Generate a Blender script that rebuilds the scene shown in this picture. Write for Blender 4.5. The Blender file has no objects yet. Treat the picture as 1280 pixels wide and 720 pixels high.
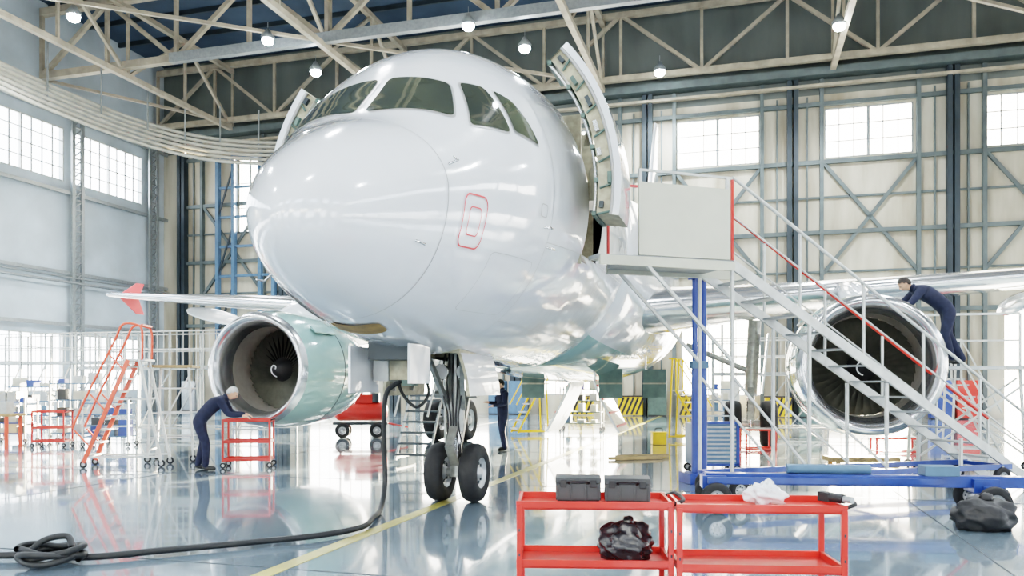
import bpy, math, random
import numpy as np
from mathutils import Vector, Matrix, Quaternion
random.seed(4)
YAW=math.radians(16)
T0=Vector((-2.0,6.9,0))
M=Matrix.Translation(T0)@Matrix.Rotation(-YAW,4,'Z')
def L(t,s,z): return M@Vector((t,s,z))

# ---------------- materials ----------------
MATS={}
def mat(name,col,rough=.5,metal=0,coat=0,var=0,scale=6,emis=None,es=0,bump=0,var2=None,stretch=None):
    m=bpy.data.materials.new(name); m.use_nodes=True
    nt=m.node_tree; b=nt.nodes['Principled BSDF']
    b.inputs['Base Color'].default_value=(*col,1)
    b.inputs['Roughness'].default_value=rough
    b.inputs['Metallic'].default_value=metal
    b.inputs['Coat Weight'].default_value=coat
    b.inputs['Coat Roughness'].default_value=.04
    if emis:
        b.inputs['Emission Color'].default_value=(*emis,1); b.inputs['Emission Strength'].default_value=es
    tc=nt.nodes.new('ShaderNodeTexCoord'); n=nt.nodes.new('ShaderNodeTexNoise')
    n.inputs['Scale'].default_value=scale; n.inputs['Detail'].default_value=5
    if stretch:
        mp=nt.nodes.new('ShaderNodeMapping'); mp.inputs['Scale'].default_value=stretch
        nt.links.new(tc.outputs['Object'],mp.inputs['Vector']); nt.links.new(mp.outputs['Vector'],n.inputs['Vector'])
    else: nt.links.new(tc.outputs['Object'],n.inputs['Vector'])
    if var>0:
        r=nt.nodes.new('ShaderNodeValToRGB')
        r.color_ramp.elements[0].position=.3; r.color_ramp.elements[1].position=.7
        c2=var2 if var2 else tuple(c*(1-var) for c in col)
        r.color_ramp.elements[0].color=(*c2,1); r.color_ramp.elements[1].color=(*col,1)
        nt.links.new(n.outputs['Fac'],r.inputs['Fac']); nt.links.new(r.outputs['Color'],b.inputs['Base Color'])
    if bump>0:
        bp=nt.nodes.new('ShaderNodeBump'); bp.inputs['Strength'].default_value=bump; bp.inputs['Distance'].default_value=.02
        nt.links.new(n.outputs['Fac'],bp.inputs['Height']); nt.links.new(bp.outputs['Normal'],b.inputs['Normal'])
    MATS[name]=m; return m
m=mat('white_paint',(.72,.735,.755),.12,0,1.0,.06,1.5)
nt=m.node_tree; b_=nt.nodes['Principled BSDF']; tc_=[n for n in nt.nodes if n.type=='TEX_COORD'][0]
nz=nt.nodes.new('ShaderNodeTexNoise'); nz.inputs['Scale'].default_value=1.6; nz.inputs['Detail'].default_value=2
bp=nt.nodes.new('ShaderNodeBump'); bp.inputs['Strength'].default_value=.35; bp.inputs['Distance'].default_value=.03
nt.links.new(tc_.outputs['Object'],nz.inputs['Vector']); nt.links.new(nz.outputs['Fac'],bp.inputs['Height']); nt.links.new(bp.outputs['Normal'],b_.inputs['Coat Normal']); nt.links.new(bp.outputs['Normal'],b_.inputs['Normal'])
mat('teal_paint_and_reflection',(.30,.45,.43),.12,0,1.0,.15,1.2)  # greenish nacelle paint, with the teal reflection put into the base colour
mat('dark_glass',(.025,.03,.03),.05,0,.5,.6,1.3,var2=(.08,.09,.06))
mat('window_seal',(.35,.35,.34),.4,0,0,.1)
mat('alu',(.72,.72,.72),.2,.9,0,.1,4)
mat('liner',(.34,.31,.27),.5,.2,0,.15,8)
mat('blade',(.20,.20,.17),.35,.6,0,.3,5)
mat('fan_dark',(.02,.02,.022),.5,0,0,.2)
mat('tyre',(.022,.022,.024),.75,0,0,.3,14,bump=.3)
mat('hub',(.6,.6,.6),.35,.6,0,.2,9)
mat('gear_steel',(.42,.43,.41),.35,.5,0,.4,10)
mat('primer',(.10,.16,.14),.5,0,0,.3,6)
mat('primer_beige',(.45,.42,.31),.5,0,0,.45,9)
mat('red',(.66,.035,.02),.35,0,.2,.18,8)
mat('redline',(.7,.08,.08),.4,0,0,.1)
mat('orange_red',(.80,.10,.05),.4,0,.1,.15,8)
mat('blue',(.015,.06,.28),.35,0,.2,.25,7)
mat('bluegrey',(.10,.18,.28),.45,0,0,.2,7)
mat('steel_white',(.60,.60,.57),.4,.1,0,.25,7)
mat('panel_beige',(.52,.51,.43),.45,0,0,.08,3)
mat('galv',(.38,.40,.40),.4,.5,0,.2,8)
mat('black',(.02,.02,.022),.5,0,0,.3,20,bump=.2)
mat('black_plastic',(.03,.03,.035),.25,0,.3,.4,14,bump=.8)
mat('case_grey',(.05,.054,.058),.5,0,0,.2,10)
mat('cable',(.018,.02,.022),.55,0,0,.3,20)
mat('yellow',(.85,.55,.03),.4,0,0,.15,8)
mat('wood',(.42,.30,.15),.6,0,0,.3,8)
mat('tan',(.42,.26,.09),.6,0,0,.6,6)
mat('truss_steel',(.46,.40,.31),.5,.1,0,.35,2)
mat('track_steel',(.52,.49,.42),.4,.1,0,.25,2)
mat('dark_steel',(.04,.055,.065),.5,.2,0,.3,2)
mat('green_steel',(.12,.145,.145),.5,.1,0,.3,2)
mat('ceiling_panel',(.05,.08,.12),.7,0,0,.35,.6)
mat('wall_cream',(.56,.52,.43),.7,0,0,.4,.55,var2=(.28,.24,.175),stretch=(1.8,1,.35))
mat('wall_pale',(.56,.62,.66),.6,0,0,.2,.4,var2=(.40,.44,.46))
mat('wall_upper',(.15,.165,.155),.7,0,0,.3,.5,stretch=(1.5,1,.4))
mat('navy',(.018,.024,.055),.85,0,0,.4,12,bump=.3)
mat('skin',(.58,.34,.24),.55,0,0,.12,20)
mat('hair_grey',(.5,.49,.47),.8,0,0,.3,50,bump=.5)
mat('hair_dark',(.03,.022,.018),.7,0,0,.3,50,bump=.5)
mat('eye',(.02,.02,.02),.2)
mat('boot',(.015,.014,.013),.5)
mat('lamp',(1,1,1),.5,emis=(.85,.94,1),es=160)
mat('concrete',(.5,.5,.48),.85,0,0,.2,.5)
mat('line_yellow',(.55,.46,.12),.3,0,.3,.4,3)
mat('plastic_film',(.85,.87,.88),.12,0,.5,.2,15,bump=1)
m=mat('floor_epoxy',(.235,.30,.345),.14,0,.8,.18,.35,var2=(.165,.22,.265)); nt=m.node_tree; b=nt.nodes['Principled BSDF']
n2=nt.nodes.new('ShaderNodeTexNoise'); n2.inputs['Scale'].default_value=1.3; n2.inputs['Detail'].default_value=6
tc=[n for n in nt.nodes if n.type=='TEX_COORD'][0]; nt.links.new(tc.outputs['Object'],n2.inputs['Vector'])
mr=nt.nodes.new('ShaderNodeMapRange'); mr.inputs['To Min'].default_value=.05; mr.inputs['To Max'].default_value=.2
nt.links.new(n2.outputs['Fac'],mr.inputs['Value']); nt.links.new(mr.outputs['Result'],b.inputs['Roughness'])
m=bpy.data.materials.new('pane_glass'); m.use_nodes=True; nt=m.node_tree; nt.nodes.clear()
o=nt.nodes.new('ShaderNodeOutputMaterial'); mx=nt.nodes.new('ShaderNodeMixShader'); tr=nt.nodes.new('ShaderNodeBsdfTransparent'); gl=nt.nodes.new('ShaderNodeBsdfGlossy')
gl.inputs['Roughness'].default_value=.1; mx.inputs[0].default_value=.06
nt.links.new(tr.outputs[0],mx.inputs[1]); nt.links.new(gl.outputs[0],mx.inputs[2]); nt.links.new(mx.outputs[0],o.inputs[0]); MATS['pane_glass']=m

# ---------------- mesh builder ----------------
class MB:
    def __init__(s): s.v=[];s.f=[];s.m=[];s.sm=[];s.slots=[]
    def slot(s,mn):
        if mn not in s.slots: s.slots.append(mn)
        return s.slots.index(mn)
    def add(s,vs,fs,mn,smooth=False):
        b=len(s.v); s.v+= [tuple(v) for v in vs]; k=s.slot(mn)
        for f in fs: s.f.append(tuple(i+b for i in f)); s.m.append(k); s.sm.append(smooth)
    def box(s,c,d,mn,rot=None):
        c=Vector(c); vs=[]
        for x in(-.5,.5):
            for y in(-.5,.5):
                for z in(-.5,.5):
                    p=Vector((x*d[0],y*d[1],z*d[2]))
                    if rot is not None: p=rot@p
                    vs.append(c+p)
        s.add(vs,[(0,1,3,2),(4,6,7,5),(0,4,5,1),(2,3,7,6),(0,2,6,4),(1,5,7,3)],mn)
    def beam(s,p,q,w,h,mn):
        p=Vector(p);q=Vector(q);d=q-p;l=d.length
        if l<1e-5:return
        d/=l; up=Vector((0,0,1)) if abs(d.z)<.95 else Vector((0,1,0))
        x=d.cross(up).normalized(); u=x.cross(d).normalized()
        R=Matrix((x,d,u)).transposed()
        s.box((p+q)/2,(w,l,h),mn,R)
    def cyl(s,p,q,r1,mn,r2=None,n=14,cap=True):
        p=Vector(p);q=Vector(q); r2=r1 if r2 is None else r2
        d=(q-p).normalized(); a=d.orthogonal().normalized(); b=d.cross(a)
        vs=[];fs=[]
        for i in range(n):
            an=2*math.pi*i/n; o=a*math.cos(an)+b*math.sin(an)
            vs+= [p+o*r1,q+o*r2]
        for i in range(n):
            j=(i+1)%n; fs.append((2*i,2*i+1,2*j+1,2*j)[::-1])
        s.add(vs,fs,mn,True)
        if cap:
            s.add([vs[2*i] for i in range(n)],[tuple(range(n))],mn); s.add([vs[2*i+1] for i in range(n)],[tuple(range(n))[::-1]],mn)
    def grid(s,rows,mn,close=False,smooth=True,mf=None,flip=False):
        R=len(rows);C=len(rows[0]);b=len(s.v)
        for r in rows: s.v+=[tuple(p) for p in r]
        for i in range(R-1):
            for j in range(C if close else C-1):
                k=(j+1)%C
                mm=mn if mf is None else mf(i,j)
                if mm is None: continue
                f=(b+i*C+j,b+i*C+k,b+(i+1)*C+k,b+(i+1)*C+j)
                if flip: f=f[::-1]
                s.f.append(f); s.m.append(s.slot(mm)); s.sm.append(smooth)
    def tube(s,pts,r,mn,n=8):
        pts=[Vector(p) for p in pts]; rows=[]; a=None
        for i,p in enumerate(pts):
            d=(pts[min(i+1,len(pts)-1)]-pts[max(i-1,0)]).normalized()
            if a is None: a=d.orthogonal().normalized()
            a=(a-d*a.dot(d)).normalized(); b=d.cross(a)
            rows.append([p+(a*math.cos(2*math.pi*k/n)+b*math.sin(2*math.pi*k/n))*r for k in range(n)])
        s.grid(rows,mn,True)
    def rev(s,prof,o,ax,mn,n=40,mf=None):
        o=Vector(o);ax=Vector(ax).normalized();a=ax.orthogonal().normalized();b=ax.cross(a)
        rows=[[o+ax*x+(a*math.cos(2*math.pi*k/n)+b*math.sin(2*math.pi*k/n))*r for k in range(n)] for x,r in prof]
        s.grid(rows,mn,True,mf=mf)
    def sphere(s,c,d,mn,n=12,rot=None,zmin=-1,fn=None):
        c=Vector(c); rows=[]
        for i in range(n+1):
            ph=math.pi*i/n; row=[]
            for k in range(2*n):
                th=math.pi*k/n
                p=Vector((math.sin(ph)*math.cos(th),math.sin(ph)*math.sin(th),max(math.cos(ph),zmin)))
                if fn: p=fn(p)
                p=Vector((p.x*d[0],p.y*d[1],p.z*d[2]))
                if rot is not None:p=rot@p
                row.append(c+p)
            rows.append(row)
        s.grid(rows,mn,True)
    def done(s,name,parent=None,mtx=None,bevel=0):
        me=bpy.data.meshes.new(name); me.from_pydata(s.v,[],s.f)
        for k in s.slots: me.materials.append(MATS[k])
        me.polygons.foreach_set('material_index',s.m); me.polygons.foreach_set('use_smooth',s.sm); me.update()
        ob=bpy.data.objects.new(name,me); bpy.context.scene.collection.objects.link(ob)
        if mtx is not None: ob.matrix_world=mtx
        if parent: ob.parent=parent
        if bevel:
            bm=ob.modifiers.new('bev','BEVEL'); bm.width=bevel; bm.segments=2; bm.limit_method='ANGLE'
        return ob
def empty(name,mtx=None,parent=None):
    e=bpy.data.objects.new(name,None); bpy.context.scene.collection.objects.link(e)
    if mtx is not None:e.matrix_world=mtx
    if parent:e.parent=parent
    return e
def catmull(P,k=8):
    P=[Vector(p) for p in P]; out=[]
    for i in range(len(P)-1):
        a=P[max(i-1,0)];b=P[i];c=P[i+1];d=P[min(i+2,len(P)-1)]
        for j in range(k):
            t=j/k; out.append(.5*((2*b)+(c-a)*t+(2*a-5*b+4*c-d)*t*t+(3*b-a-3*c+d)*t**3))
    out.append(P[-1]); return out
def rotz(a): return Matrix.Rotation(a,4,'Z')
def place(x,y,ang,z=0): return Matrix.Translation((x,y,z))@rotz(math.radians(ang))

# ================= HANGAR =================
SB=35.3; TL=-30.3; TR=34; HW=21; SF=-16
b=MB(); b.box(((TL+TR)/2,(SF+SB)/2,-.1),(TR-TL+.6,SB-SF+.6,.2),'floor_epoxy'); b.done('floor',mtx=M)
b=MB(); b.box((0,20,-.26),(400,400,.1),'concrete'); b.done('ground_apron',mtx=M)
b=MB(); b.box((0,9,.003),(.16,50,.004),'line_yellow'); b.done('floor_marking',mtx=M)
b=MB()
for s in range(-12,36,6): b.box(((TL+TR)/2,s,.002),(TR-TL,.012,.003),'dark_steel')
for t in range(-30,34,6): b.box((t,(SF+SB)/2,.002),(.012,SB-SF,.003),'dark_steel')
b.done('floor_joint',mtx=M)

def wallcells(us,zs,holes,fn):
    us=sorted(set(us+[h[0] for h in holes]+[h[1] for h in holes])); zs=sorted(set(zs+[h[2] for h in holes]+[h[3] for h in holes]))
    for i in range(len(us)-1):
        for j in range(len(zs)-1):
            uc=(us[i]+us[i+1])/2; zc=(zs[j]+zs[j+1])/2
            if any(h[0]<uc<h[1] and h[2]<zc<h[3] for h in holes): continue
            fn(us[i],us[i+1],zs[j],zs[j+1],zc)
upw=[(-20.3,-16.3),(-13.3,-9.3),(-6.3,-2.3),(.65,4.7),(7.7,11.6),(14.6,18.6),(21.6,25.6)]
low=[(-20.3,-16.3),(-13.3,-9.3),(-6.3,-2.3),(.9,4.9),(7.8,11.6)]
holesB=[(a,c,12.5,14.9) for a,c in upw]+[(a,c,1.0,4.9) for a,c in low]+[(15.4,20.8,0,4.9),(-25.0,-23.4,10.6,15.0),(-25.0,-23.4,1.4,3.6)]
b=MB()
wallcells([TL-.3,TR+.3],[0,7,15.6,HW],holesB,lambda a,c,z0,z1,zc:b.box(((a+c)/2,SB+.15,(z0+z1)/2),(c-a,.3,z1-z0),'wall_upper' if zc>15.6 else 'wall_cream'))
b.done('wall_back',mtx=M)
holesF=[(a,c,12,15) for a,c in upw]+[(a,c,1.2,6) for a,c in upw]  # unseen front wall, added to cut ambient light; its windows give frontal light
b=MB()
wallcells([TL-.3,TR+.3],[0,HW],holesF,lambda a,c,z0,z1,zc:b.box(((a+c)/2,SF-.15,(z0+z1)/2),(c-a,.3,z1-z0),'wall_pale'))
b.done('wall_front_unseen',mtx=M)
holesL=[]
for k in range(9):
    a=28.3-5.7*k; holesL+=[(a,a+5.1,12.2,15.0),(a,a+5.1,1.2,4.2)]
for nm,x in(('wall_left',TL-.15),('wall_right',TR+.15)):
    b=MB()
    wallcells([SF,SB],[0,HW],holesL,lambda a,c,z0,z1,zc:b.box((x,(a+c)/2,(z0+z1)/2),(.3,c-a,z1-z0),'wall_pale'))
    b.done(nm,mtx=M)
wn=1
def window(f,u0,u1,z0,z1,nu,nz,mtx=M,col='galv'):
    global wn
    b=MB()
    for i in range(nu+1):
        u=u0+(u1-u0)*i/nu; w=.14 if i in(0,nu) or (i*2==nu) else .05
        b.beam(f(u,z0),f(u,z1),w,.08,col)
    for j in range(nz+1):
        z=z0+(z1-z0)*j/nz; b.beam(f(u0,z),f(u1,z),.08,.12 if j in(0,nz) else .045,col)
    b.add([f(u0,z0),f(u1,z0),f(u1,z1),f(u0,z1)],[(0,1,2,3)],'pane_glass')
    b.done('window_%d'%wn,mtx=mtx); wn+=1
fb=lambda u,z:Vector((u,SB+.06,z)); fl=lambda u,z:Vector((TL-.06,u,z)); fr=lambda u,z:Vector((TR+.06,u,z)); ff=lambda u,z:Vector((u,SF-.06,z))
for h in holesB:
    if h[2]>0: window(fb,h[0],h[1],h[2],h[3],max(2,round((h[1]-h[0])/.66)//2*2),3)
for h in holesF: window(ff,*h,6,3)
for h in holesL:
    window(fl,*h,8,4,col='steel_white')
    window(fr,*h,8,4,col='steel_white')
b=MB(); y=SB-.12
for k in range(-5,5):
    c=-.8+7*k
    if c<TL+1 or c>TR: continue
    for d,w in((-.13,.22),(.17,.22)): b.beam((c+d,y-.1,0),(c+d,y-.1,16.3),w,.4,'dark_steel')
    for d in(1.35,5.6): b.beam((c+d,y,0),(c+d,y,16.3),.18,.25,'green_steel')
    for d in(.7,6.3): b.beam((c+d,y+.05,0),(c+d,y+.05,15.5),.07,.12,'green_steel')
    for z in(5.1,8.9,12.3,15.1):
        b.beam((c,y,z),(c+7,y,z),.16,.2,'green_steel')
    for z in(7.0,10.6): b.beam((c+.2,y+.05,z),(c+6.8,y+.05,z),.08,.1,'green_steel')
    b.beam((c+1.4,y,6.9),(c+5.6,y,12.3),.1,.17,'green_steel'); b.beam((c+1.4,y,12.3),(c+5.6,y,6.9),.1,.17,'green_steel')
b.beam((TL,y-.3,16.5),(TR,y-.3,16.5),.7,.35,'green_steel')
b.beam((TL,y-.3,15.9),(TR,y-.3,15.9),.3,.12,'truss_steel')
b.done('door_frame',mtx=M)
b=MB()
for t in(-26.2,-25.1,-23.3,-22.4): b.beam((t,y-.2,0),(t,y-.2,15.2),.2,.3,'bluegrey')
for z in np.arange(1,15.5,1.75): b.beam((-26.2,y-.2,z),(-22.4,y-.2,z),.1,.14,'bluegrey')
for z in(1,4.5,8,11.5): b.beam((-26.2,y-.25,z),(-25.1,y-.25,z+3),.06,.1,'dark_steel')
b.done('door_1',mtx=M)
b=MB(); x=TL+.25
for k in range(-1,8):
    s=34.0-5.7*k
    if s>SB: continue
    for d in(-.3,.3): b.beam((x+.1,s+d,0),(x+.1,s+d,15.8),.12,.2,'galv')
    z=.3; i=0
    while z<15.3:
        b.beam((x+.1,s-.3,z),(x+.1,s+.3,z+.55),.05,.06,'galv'); b.beam((x+.1,s-.3,z+.55),(x+.1,s+.3,z+.55),.05,.06,'galv'); z+=.55
for z in(4.7,7.4,11.6,15.6): b.beam((x,SF,z),(x,SB,z),.12,.18,'galv')
b.tube([(x+.15,SF,6.9),(x+.15,SB,6.9)],.07,'galv'); b.tube([(x+.15,SF,7.15),(x+.15,SB,7.15)],.04,'galv')
b.done('wall_framing',mtx=M)
b=MB(); b.box(((TL+TR)/2,(SF+SB)/2,HW+.15),(TR-TL+.6,SB-SF+.6,.3),'ceiling_panel')
b.done('ceiling',mtx=M)
b=MB()
for s in np.arange(-14,35.3,2.4): b.beam((TL,s,HW-.12),(TR,s,HW-.12),.12,.24,'dark_steel')
b.done('trim_1',mtx=M)
def truss(b,p,q,dep,n,w,mn='truss_steel'):
    p=Vector(p);q=Vector(q);U=Vector((0,0,dep))
    b.beam(p,q,w,w,mn); b.beam(p+U,q+U,w,w,mn)
    for i in range(n+1):
        a=p.lerp(q,i/n); b.beam(a,a+U,w*.5,w*.5,mn)
        if i<n:
            c=p.lerp(q,(i+1)/n); 
            if i%2==0: b.beam(a,c+U,w*.6,w*.6,mn)
            else: b.beam(a+U,c,w*.6,w*.6,mn)
for s,w in((34.3,.28),(26.0,.34),(17.5,.3),(9,.3),(0,.3),(-9,.3)):
    b=MB(); truss(b,(TL+.4,s,17),(TR-.2,s,17),3.2,16,w)
    if s==26.0: b.beam((-22,s-.3,16.9),(TR-1,s-.3,16.9),.3,.45,'galv')
    b.done('roof_truss',mtx=M)
for t in(-25,-14,-3,8,19):
    b=MB(); truss(b,(t,SF+.5,16.6),(t,SB-.6,16.6),3.4,12,.25); b.done('roof_truss',mtx=M)
b=MB()
ts=[-30,-25,-14,-3,8,19,31]; ss=[-9,0,9,17.5,26,34.3]
for i in range(len(ts)-1):
    for j in range(len(ss)-1):
        if (i+j)%2==0: b.beam((ts[i],ss[j],16.9),(ts[i+1],ss[j+1],16.9),.14,.14,'truss_steel')
b.done('roof_bracing',mtx=M)
b=MB()
base=catmull([(-24.5,22,15.2),(-22.4,30,15.2),(-21.2,36,15.2),(-19.2,41.5,15.2),(-16.5,44.4,15.2),(-12.5,45.2,15.2),(-9,44.6,15.2)],10)
for k in range(6):
    pts=[]; off=.3*k
    for i,p in enumerate(base):
        d=(base[min(i+1,len(base)-1)]-base[max(i-1,0)]).normalized(); nrm=Vector((d.y,-d.x,0)); pts.append(p+nrm*off*.4+Vector((0,0,-.27*k)))
    b.tube(pts,.1,'track_steel')
for p in base[::5]: b.beam(p+Vector((.3,0,-1.2)),Vector((p.x+.3,p.y,17)),.06,.06,'galv')
b.done('overhead_crane_track')
lamps=[(7.0,37.9),(.56,35.2),(-9.3,37.9),(-10.5,34.4),(13.5,33.0),(-1.8,33)]
fill_lamps=[(-22,20),(-11,20),(0,20),(11,20),(22,20),(-16,8),(-6,9),(6,8),(16,8),(-14,-4),(0,-5),(14,-4)]  # extra high-bay lamps, nearly all out of view, added for fill
allp=[Vector((x,y,16.4)) for x,y in lamps]+[L(t,s,16.4) for t,s in fill_lamps]
for i,p in enumerate(allp):
    b=MB(); b.rev([(0,.26),(.12,.3),(.3,.16),(.45,.08),(.46,0)],(0,0,0),(0,0,1),'galv',16)
    b.sphere((0,0,-.05),(.25,.25,.2),'lamp',8); b.cyl((0,0,.45),(0,0,.75),.015,'galv',n=6)
    b.done('high_bay_lamp',mtx=Matrix.Translation(p))
    l=bpy.data.lights.new('high_bay_light','SPOT'); l.energy=3300; l.spot_size=math.radians(150); l.spot_blend=.6; l.shadow_soft_size=.25; l.color=(.88,.95,1)
    lo=bpy.data.objects.new('high_bay_light',l); lo.location=p-Vector((0,0,.4)); bpy.context.scene.collection.objects.link(lo)

# ================= JET =================
jet=empty('passenger_jet',M)
ZA=3.95
tab=np.array([
(0,-.87,-.87,0,-.87),(.05,-.66,-1.07,.2,-.86),(.2,-.42,-1.25,.42,-.82),(.5,-.12,-1.45,.68,-.72),(1.0,.2,-1.64,.97,-.55),(1.42,.42,-1.75,1.18,-.43),(1.75,.70,-1.82,1.32,-.33),
(2.1,1.03,-1.88,1.45,-.26),(2.45,1.36,-1.92,1.56,-.18),(3.1,1.77,-1.98,1.73,-.08),(3.6,1.93,-2.01,1.82,-.04),(4.3,2.03,-2.04,1.9,0),(5.2,2.06,-2.06,1.95,0),
(6.5,2.07,-2.07,1.975,0),(12,2.07,-2.07,1.975,0),(20,2.07,-2.07,1.975,0),(24,2.07,-1.5,1.8,.25),(28,1.95,-.3,1.25,.8),(31,1.7,.55,.7,1.1),(33,1.4,.95,.3,1.17),(33.8,1.25,1.05,.08,1.15)])
U=np.sqrt(tab[:,0])
def pchip(x,X,Y):
    h=np.diff(X); d=np.diff(Y)/h; n=len(X); m=np.zeros(n)
    for i in range(1,n-1):
        if d[i-1]*d[i]>0:
            w1=2*h[i]+h[i-1]; w2=h[i]+2*h[i-1]; m[i]=(w1+w2)/(w1/d[i-1]+w2/d[i])
    m[0]=d[0]; m[-1]=d[-1]
    i=int(min(max(np.searchsorted(X,x)-1,0),n-2)); t=(x-X[i])/h[i]
    return (2*t**3-3*t*t+1)*Y[i]+(t**3-2*t*t+t)*h[i]*m[i]+(-2*t**3+3*t*t)*Y[i+1]+(t**3-t*t)*h[i]*m[i+1]
def sec(s):
    u=math.sqrt(max(s,0)); return [pchip(u,U,tab[:,k]) for k in(1,2,3,4)]
def surf(s,th,off=0):
    tp,bt,w,zc=sec(s); c=math.cos(th); hh=(tp-zc) if c>0 else (zc-bt)
    return Vector(((w+off)*math.sin(th),s,ZA+zc+(hh+off)*c))
def thz(s,z,side=1):
    tp,bt,w,zc=sec(s); r=(z-zc)/((tp-zc) if z>zc else (zc-bt)); return side*math.acos(max(-1,min(1,r)))
def tht(s,t):
    w=sec(s)[2]; return math.asin(max(-1,min(1,t/w)))
sts=[ (i/30)**2*2.5 for i in range(31)]+list(np.arange(2.6,4.3,.1))+[4.3]+list(np.arange(4.4,5.1,.1))+[5.1]+list(np.arange(5.3,20,.6))+list(np.arange(20,33.8,.5))+[33.8]
NA=96
rows=[[surf(s,2*math.pi*k/NA) for k in range(NA)] for s in sts]
DZ0,DZ1=-.65,1.25
def fmf(i,j):
    sc=(sts[i]+sts[i+1])/2; th=2*math.pi*(j+.5)/NA; z=surf(sc,th).z-ZA
    if 4.3<sc<5.1 and DZ0<z<DZ1 : return None
    if 3.3<sc<4.7 and abs(th-math.pi)<.21: return None
    return 'white_paint'
b=MB(); b.grid(rows,'white_paint',True,mf=fmf,flip=False); b.done('fuselage',jet)
b=MB()
b.box((0,4.7,ZA+DZ0-.06),(3.6,.9,.05),'liner')
for t in(-.7,.7): b.box((t,4.7,ZA+.2),(.05,.85,1.9),'primer_beige')
for s in(4.27,5.13):
    for t in(-1.25,1.25): b.box((t,s,ZA+.2),(1.1,.05,1.95),'primer_beige')
b.box((0,4.0,ZA-1.45),(.95,1.5,.05),'primer')
for t in(-.45,.45): b.box((t,4.0,ZA-1.72),(.04,1.45,.55),'primer_beige')
for s in(3.28,4.72): b.box((0,s,ZA-1.7),(.9,.04,.55),'primer_beige')
b.done('door_bay_lining',jet)
def patch(b,C,mn,off=.012,rnd=.18,rings=5,inner=0,nseg=5):
    pts=[]
    for cx,cy,a0 in((1-rnd,1-rnd,0),(rnd,1-rnd,90),(rnd,rnd,180),(1-rnd,rnd,270)):
        for k in range(nseg+1):
            a=math.radians(a0+90*k/nseg); pts.append((cx+rnd*math.cos(a),cy+rnd*math.sin(a)))
    P=[]
    for i in range(len(pts)):
        a=pts[i];c=pts[(i+1)%len(pts)]; n=max(1,int(math.hypot(c[0]-a[0],c[1]-a[1])/.08))
        for k in range(n): P.append((a[0]+(c[0]-a[0])*k/n,a[1]+(c[1]-a[1])*k/n))
    rows=[]
    for r in range(rings+1):
        f=1-(1-inner)*r/rings
        row=[]
        for u,v in P:
            u=.5+(u-.5)*f; v=.5+(v-.5)*f
            s=C[0][0]*(1-u)*(1-v)+C[1][0]*u*(1-v)+C[2][0]*u*v+C[3][0]*(1-u)*v
            th=C[0][1]*(1-u)*(1-v)+C[1][1]*u*(1-v)+C[2][1]*u*v+C[3][1]*(1-u)*v
            row.append(surf(s,th,off))
        rows.append(row)
    b.grid(rows,mn,True)
def grow(C,k):
    cs=sum(c[0] for c in C)/4; ct=sum(c[1] for c in C)/4
    return [(cs+(c[0]-cs)*k,ct+(c[1]-ct)*k) for c in C]
b=MB()
for sd in(1,-1):
    F=[(1.46,sd*tht(1.46,.06)),(1.77,thz(1.77,.42,sd)),(2.18,thz(2.18,.93,sd)),(2.10,sd*tht(2.10,.06))]
    S1=[(1.85,thz(1.85,.35,sd)),(2.32,thz(2.32,.38,sd)),(2.42,thz(2.42,.94,sd)),(2.26,thz(2.26,.96,sd))]
    S2=[(2.40,thz(2.40,.42,sd)),(2.80,thz(2.80,.36,sd)),(2.66,thz(2.66,.84,sd)),(2.50,thz(2.50,.93,sd))]
    for C in(F,S1,S2):
        patch(b,grow(C,1.09),'window_seal',.006,.12,8); patch(b,C,'dark_glass',.015,.10,8)
b.done('cockpit_windows',jet)
b=MB()
for s in np.arange(6.2,26,.533):
    for sd in(1,-1): patch(b,[(s,thz(s,.28,sd)),(s+.24,thz(s+.24,.28,sd)),(s+.24,thz(s+.24,.62,sd)),(s,thz(s,.62,sd))],'dark_glass',.01,.4,2)
b.done('cabin_windows',jet)
b=MB()
def rc(s0,s1,z0,z1,sd=1): return [(s0,thz(s0,z0,sd)),(s1,thz(s1,z0,sd)),(s1,thz(s1,z1,sd)),(s0,thz(s0,z1,sd))]
patch(b,rc(1.42,1.76,-.98,-.45),'redline',.012,.2,1,.94); patch(b,rc(1.5,1.68,-.86,-.57),'redline',.012,.2,1,.91)
patch(b,rc(2.75,2.9,-.45,-.3),'window_seal',.012,.2,1,.85)
patch(b,[(1.4,2.93),(1.72,2.96),(1.72,3.4),(1.4,3.42)],'tan',.012,.25,3)
for s in(1.22,3.05,5.6,8.0):
    b.grid([[surf(ss_,2*math.pi*k/96,.004) for k in range(96)] for ss_ in(s,s+.008)],'window_seal',True)
for th in(.95,1.9,2.5,-.95,-1.9,-2.5):
    b.grid([[surf(s,th+d,.004) for s in np.arange(3.05,8.01,.15)] for d in(0,.004)],'window_seal')
for s0,s1,z0,z1 in((2.0,2.9,-1.55,-.95),(5.7,6.8,-1.6,-.6)):
    patch(b,rc(s0,s1,z0,z1),'window_seal',.006,.08,1,.988)
b.done('skin_markings',jet)
b=MB()
for s,z,sd in((.95,-1.0,1),(1.3,-.2,1),(1.05,-1.25,-1),(2.9,-.55,1),(3.1,-.75,1)):
    p=surf(s,thz(s,z,sd)); q=surf(s,thz(s,z,sd),.1)
    b.cyl(p,q,.012,'alu',n=8); b.cyl(q,q+Vector((0,-.14,0)),.014,'alu',.006,n=8)
p=surf(3.9,0); b.cyl(p,p+Vector((0,.1,.12)),.05,'white_paint',.02,n=10); b.box(p+Vector((0,1.5,.1)),(.03,.3,.3),'white_paint')
b.done('probes_and_antennas',jet)
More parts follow.
